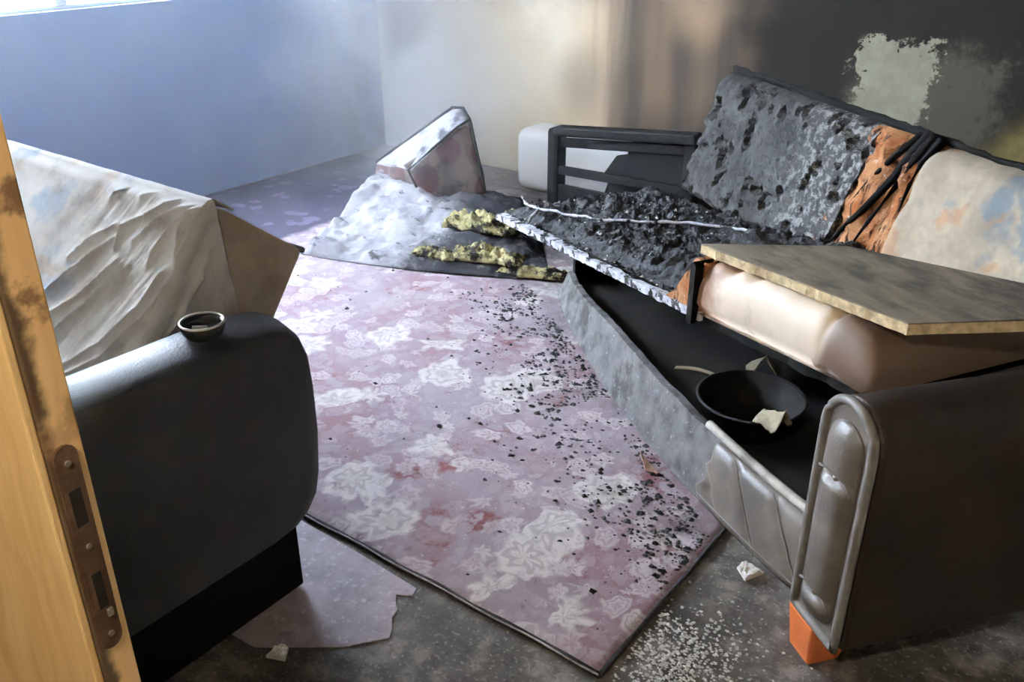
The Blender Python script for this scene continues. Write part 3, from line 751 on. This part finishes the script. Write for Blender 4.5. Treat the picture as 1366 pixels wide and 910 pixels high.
# rumpled sheet over the tipped seat, hanging over its near end
folds = [[(-1.711, .002), (-1.773, .011), (-1.836, .068), (-1.923, .114), (-1.915, .169)], [(-1.711, .013), (-1.793, .068), (-1.861, .138)],
 [(-1.70, .017), (-1.745, .076), (-1.77, .146), (-1.778, .175)], [(-1.705, .036), (-1.716, .079), (-1.697, .138)], [(-1.95, .119), (-2.022, .174), (-2.07, .23)],
 [(-1.933, .145), (-2.029, .253), (-2.125, .36)], [(-1.885, .191), (-1.96, .304), (-2.076, .392)], [(-1.867, .196), (-1.922, .313), (-2.026, .426)],
 [(-1.719, .188), (-1.74, .274), (-1.815, .375), (-1.943, .477)], [(-1.688, .21), (-1.713, .293), (-1.794, .405), (-1.922, .494)], [(-1.848, .201), (-1.855, .276)],
 [(-2.005, .063), (-1.978, .034)], [(-1.743, -.006), (-1.849, .004), (-1.903, .034)], [(-1.70, .089), (-1.695, .145)], [(-1.60, .10), (-1.62, .2), (-1.66, .33), (-1.74, .45)]]
segs = []
for fo in folds:
    L_ = len(fo) - 1
    for i in range(L_): segs.append((fo[i], fo[i + 1], i / L_, (i + 1) / L_))
def ridge(a, w_):
    tot = 0
    if a < -2.25: return 0
    for (p, q, t0, t1) in segs:
        dx, dy = q[0] - p[0], q[1] - p[1]; l2 = dx * dx + dy * dy
        k = max(0, min(1, ((a - p[0]) * dx + (w_ - p[1]) * dy) / l2))
        d2 = (a - p[0] - k * dx) ** 2 + (w_ - p[1] - k * dy) ** 2
        tt = t0 + (t1 - t0) * k
        tot = max(tot, (.35 + .65 * math.sin(math.pi * min(1, .12 + .8 * tt))) * math.exp(-math.sqrt(d2) / .0085))
    return tot
A0, A1, WL = -3.30, -1.42, .60
def sheet(a, w_):
    rid = .017 * ridge(a, w_) 
    wob = .006 * fbm(a * 5, w_ * 5, 2) + .0035 * fbm((a + w_ * .45) * 34, (w_ - a * .8) * 5, 4) * smooth01(-2.2, -1.95, a)
    if w_ < 0:                                   # tucked over the raised front edge
        base = T0 + sn * (-w_) + sdir * .0; nrm = -sdir; 
        y, z = base + nrm * (.008 + wob * .3)
        return Vector((min(a, -1.69), y, z))
    hgt = .012 + rid + max(-.006, wob)
    bx = -1.69
    if a <= bx:
        p = T0 + sdir * w_ - sn * (hgt * smooth01(-.0, .04, w_) + .006); return Vector((a, p.x, p.y))
    h = a - bx; R = .02
    p = T0 + sdir * w_ - sn * (.012 * smooth01(0, .04, w_))
    ang = min(1, h / (R * 1.57)) * math.pi / 2
    xo = bx + R * math.sin(ang); zo = -R * (1 - math.cos(ang)) - max(0, h - R * 1.57)
    k = ang / (math.pi / 2)
    q = p - sn * (hgt * (1 - k))
    return Vector((xo + k * (rid + wob + .35 * max(0, h - .05) * (.3 + fbm(w_ * 9, 1) * .3)), q.x, q.y + zo))
NU, NW = 330, 190
V = []; F = []
for i in range(NU + 1):
    a = A0 + 1.1 * i / 40 if i <= 40 else A0 + 1.1 + (A1 - A0 - 1.1) * (i - 40) / (NU - 40)
    hem = 0.03 * fbm(a * 4, 9)
    for j in range(NW + 1):
        w_ = -.06 + (WL + .06 + hem) * j / NW
        V.append(sheet(a, w_))
for i in range(NU):
    for j in range(NW): F.append((i * (NW + 1) + j, (i + 1) * (NW + 1) + j, (i + 1) * (NW + 1) + j + 1, i * (NW + 1) + j + 1))
sh = obj('draped_sheet', [Vector(p) for p in V], F, 'sheet', None, True)
so = sh.modifiers.new('thick', 'SOLIDIFY'); so.thickness = .003
tag(sh, 'pale rumpled flower-printed sheet draped over the tipped-up sofa seat', 'sheet')

# ashtray on the left arm
ash = thing('round_ashtray', 'small round dark glass ashtray on the arm of the sheeted sofa', 'ashtray', (-1.487, .945, .7035))
v, f = lathe([(.0001, .0), (.036, .0), (.043, .012), (.045, .028), (.041, .030), (.038, .016), (.032, .008), (.0001, .007)], 32); obj('dish', v, f, 'ash_glass', ash, True)
v, f = tube([(.043 * math.cos(a * .19635), .043 * math.sin(a * .19635), .029) for a in range(32)], .0028, 6, True); obj('rim', v, f, 'screw_metal', ash, True)
v, f = tube([(-.02, -.01, .014), (.006, .006, .016)], .0038, 8); obj('cigarette_stub', v, f, 'white_scrap', ash, True)
# white scraps
def scrap(loc, s, label, rz):
    v, f = slab(lambda u, vv: ((s * (u - .5) * (1.3 - .5 * vv), s * (vv - .5), .006 + s * .35 * abs(fbm(u * 2 + s, vv * 2)) + s * .2 * (1 - abs(2 * u - 1))), (s * (u - .5) * (1.3 - .5 * vv), s * (vv - .5), .001)), 8, 8)
    o = obj('paper_scrap', v, f, 'white_scrap'); o.location = loc; o.rotation_euler = (0, 0, rz); tag(o, label, 'paper')
scrap((-1.30, .88, .001), .035, 'crumpled white paper scrap in the dark below the sheeted sofa arm', .4)
scrap((-.585, 1.752, .001), .045, 'crumpled white paper scrap on the floor by the quilted sofa rail', 1.1)

# ---------------------------------------------------------------- bedding heap and dotted cushion by the back wall
mt_ = thing('scorched_mattress', 'crumpled pale mattress heap with scorch holes and bare yellow foam', 'mattress', (-2.8, 3.0, .012))
ox, oy, oz = mt_.location
def quiltf(u, vv):
    near = Vector((-3.14, 2.56)).lerp(Vector((-2.03, 2.99)), u) + Vector((0, -.05 * math.sin(math.pi * u)))
    far = Vector((-3.48, 3.42)).lerp(Vector((-2.58, 3.64)), u)
    p = near.lerp(far, vv)
    ed = smooth01(0, .07, vv) ** .6 * smooth01(1, .93, vv) * smooth01(0, .05, u) * smooth01(1, .9, u)
    h = (.05 + .10 * smooth01(.1, .75, vv) + .04 * fbm(p.x * 3, p.y * 3, 1) + .02 * fbm(p.x * 10, p.y * 9, 2) + .018 * abs(math.sin(p.y * 16 + 2 * fbm(p.x * 3, p.y * 2))) * smooth01(.45, .7, vv))
    h *= 1 - .35 * smooth01(.55, 1, u)
    h = max(.012, h) * ed + .004
    return (p.x - ox, p.y - oy, h), (p.x - ox, p.y - oy, .001)
v, f = slab(quiltf, 110, 80); mo = obj('mattress_cover', v, f, 'quilt', mt_, True)
for vv in mo.data.vertices: vv.co += mt_.location
mo.location = -mt_.location
def foamchunk(cx, cy, rx, ry, rz, hz, z0, seed):
    def fn(u, vv):
        x = (u - .5) * 2; y = (vv - .5) * 2; k = max(0, 1 - x ** 4) ** .5 * max(0, 1 - y ** 4) ** .5
        h = hz * k * (.6 + .9 * fbm(u * 6 + seed, vv * 5, seed)) + .002
        X = x * rx + .02 * fbm(vv * 4, seed); Y = y * ry + .02 * fbm(u * 4, seed + 3)
        c_, s_ = math.cos(rz), math.sin(rz)
        return (cx + X * c_ - Y * s_ - ox, cy + X * s_ + Y * c_ - oy, z0 + h - oz), (cx + X * c_ - Y * s_ - ox, cy + X * s_ + Y * c_ - oy, z0 - .01 - oz)
    return slab(fn, 34, 20)
for k, a in enumerate([(-2.52, 3.12, .17, .07, .25, .06, .125, 2), (-2.33, 2.93, .16, .05, .35, .05, .07, 5), (-2.12, 2.98, .16, .035, .4, .03, .03, 9), (-2.55, 2.82, .10, .035, .3, .03, .07, 12), (-2.45, 3.35, .1, .04, .1, .03, .12, 15)]):
    v, f = foamchunk(*a); obj('torn_foam', v, f, 'yfoam', mt_, True, label='torn yellowish foam with burnt edges')
# cushion: wedge-shaped foam block standing on the heap
pts = [(-2.864, 3.380, 0.485), (-2.820, 3.420, 0.520), (-2.997, 3.500, 0.546), (-2.947, 3.520, 0.546), (-2.735, 3.430, 0.160), (-2.980, 3.250, 0.115), (-3.077, 3.240, 0.264), (-3.483, 3.420, 0.206), (-3.503, 3.400, 0.082), (-2.950, 3.680, 0.150), (-3.250, 3.660, 0.140)]
cu = thing('dotted_cushion', 'upright beige cushion with maroon dots on the scorched mattress heap', 'cushion', (-2.98, 3.42, .10))
bm = bmesh.new()
for p in pts: bm.verts.new(p)
bmesh.ops.convex_hull(bm, input=bm.verts)
bmesh.ops.delete(bm, geom=[q for q in bm.verts if not q.link_faces], context='VERTS')
bmesh.ops.bevel(bm, geom=list(bm.edges), offset=.022, segments=3, profile=.6, affect='EDGES', clamp_overlap=True)
bmesh.ops.triangulate(bm, faces=bm.faces); bmesh.ops.subdivide_edges(bm, edges=bm.edges, cuts=2)
for q in bm.verts: q.co += Vector((0, .012, .006)) * fbm(q.co.x * 7, q.co.y * 7, q.co.z * 7)
me = bpy.data.meshes.new('cover'); bm.to_mesh(me); bm.free(); me.materials.append(M['cushion'])
me.polygons.foreach_set('use_smooth', [True] * len(me.polygons))
o = bpy.data.objects.new('cover', me); C.objects.link(o); o.parent = cu; o.location = -cu.location
def rel(P): return [tuple(Vector(p) - cu.location) for p in P]
for pth in ([(-2.735, 3.425, 0.170), (-2.777, 3.422, 0.345), (-2.820, 3.420, 0.520), (-2.947, 3.520, 0.546), (-2.997, 3.500, 0.546), (-3.240, 3.460, 0.376), (-3.483, 3.420, 0.206)], [(-2.820, 3.416, 0.524), (-2.864, 3.376, 0.489), (-2.970, 3.306, 0.379), (-3.077, 3.236, 0.268), (-2.985, 3.243, 0.120)]):
    v, f = tube(rel(pth), .007, 7); obj('cushion_piping', v, f, 'flake_black', cu, True, label='black scorched edge piping')

# charred slatted frame and the white block behind it
fr = thing('slatted_frame', 'charred black slatted wooden frame standing by the back wall', 'frame', (-2.15, 3.72, 0))
def FB(name, x0, x1, y0, y1, z0, z1, bevel=.006): return obj(name, bv(x0 + 2.15, x1 + 2.15, y0 - 3.72, y1 - 3.72, z0, z1), BF, 'black_frame', fr, bevel=bevel)
FB('post', -2.54, -2.472, 3.67, 3.76, 0, .475, .02); FB('post', -1.80, -1.74, 3.68, 3.76, 0, .53)
obj('top_rail', [(p[0] + 2.15, p[1] - 3.72, p[2]) for p in [(-2.50, 3.66, .44), (-1.74, 3.66, .505), (-1.74, 3.74, .505), (-2.50, 3.74, .44), (-2.50, 3.66, .485), (-1.74, 3.66, .555), (-1.74, 3.74, .555), (-2.50, 3.74, .485)]], BF, 'black_frame', fr, bevel=.01)
for za, zb, zc, zd in ((.385, .432, .450, .495), (.248, .292, .262, .305)):
    obj('slat', [(p[0] + 2.15, p[1] - 3.72, p[2]) for p in [(-2.48, 3.685, za), (-1.78, 3.685, zc), (-1.78, 3.705, zc), (-2.48, 3.705, za), (-2.48, 3.685, zb), (-1.78, 3.685, zd), (-1.78, 3.705, zd), (-2.48, 3.705, zb)]], BF, 'black_frame', fr, bevel=.004)
FB('slat', -2.48, -1.78, 3.685, 3.705, .06, .20)
edge = [(-2.28, .05), (-2.215, .20), (-2.20, .245), (-2.225, .29), (-2.16, .385), (-2.10, .40), (-2.09, .46), (-1.76, .51), (-1.76, .05)]
v, f = prism(edge, 3.71, 3.735, 1); obj('panel', [(p[0] + 2.15, p[1] - 3.72, p[2]) for p in v], f, 'black_frame', fr)
for k in range(5):
    x = -2.22 + .1 * k; v, f = foamchunk(0, 0, .03, .02, 0, .02, 0, k); obj('charred_crust', [(p[0] + ox + x + 2.15, p[1] + oy - .02, p[2] + oz + .465 + (x + 2.25) * .088 + .02) for p in v], f, 'black_frame', fr)
wb = tag(obj('foam_block', bv(-.42, .42, -.13, .13, 0, .345), BF, 'white_foam_block', None, True, .06, 5), 'white rounded foam block behind the charred slatted frame', 'foam block')
wb.location = (-2.58, 4.15, .002)

# ---------------------------------------------------------------- loose debris
sp = []
def rnear(y0, y1): return random.uniform(y0, y1)
for k in range(2600):
    s = random.uniform(-.2, 2.0); q = -.10 - abs(random.gauss(0, .15)); p = swor(q, s, 0)
    if RX0 < p[0] < RX1 - .02 and RY0 + .02 < p[1] < RY1 and fbm(p[0] * 5, p[1] * 5, 3) > -.22 and s > -.2: sp.append((p[0], p[1], .009))
for k in range(160):
    x = random.uniform(-3.0, -.8); y = random.uniform(1.3, 3.0)
    sp.append((x, y, .010))
v, f = flakes(sp, lambda: random.choice((.003, .004, .005, .006, .008, .012)) * random.uniform(.7, 1.2), .4); o = obj('char_debris', v, f, 'flake_black'); o['kind'] = 'stuff'
tag(o, 'black char flakes scattered over the rug beside the burnt sofa', 'debris')
sp = []
for k in range(1100):
    a = random.gauss(0, .08); b = random.gauss(0, .08); sp.append((-.60 + a, 1.40 + b, .001))
sp = [p for p in sp if p[0] > RX1 + .012 and p[1] > 1.2]
v, f = flakes(sp, lambda: random.uniform(.002, .007), .4); o = obj('ash_debris', v, f, 'ash_white'); o['kind'] = 'stuff'
tag(o, 'white ash flakes on the bare floor by the orange sofa foot', 'debris')

# ---------------------------------------------------------------- smoke still hanging in the corner
t = NT('smoke'); t.t.nodes.remove(t.b)
pv = t.t.nodes.new('ShaderNodeVolumeScatter'); pv.inputs['Color'].default_value = (.97, .985, 1, 1); pv.inputs['Anisotropy'].default_value = 0
x, y, z = t.xyz()
d = blob(t, x, y, -3.5, 3.75, .55, .55, .9)
nz = t.ss(t.noise(1.8, 3, .5, t.warp(2, .5)), .32, .7)
den = t.math('MULTIPLY', t.math('MULTIPLY', d, nz), t.ss(z, 1.9, .6))
haze = t.math('MULTIPLY', t.ss(x, -1.6, -3.4), .05)
t.put(pv.inputs['Density'], t.math('ADD', haze, t.math('MULTIPLY', den, 1.7)))
t.t.links.new(pv.outputs[0], t.out.inputs['Volume']); M['smoke'] = t.m
o = box('smoke_haze', (XL + .004, -1.6, .9, YW - .004, .02, 2.3), 'smoke')
o['kind'] = 'stuff'; tag(o, 'thin bluish white smoke hanging in the far room corner', 'smoke')
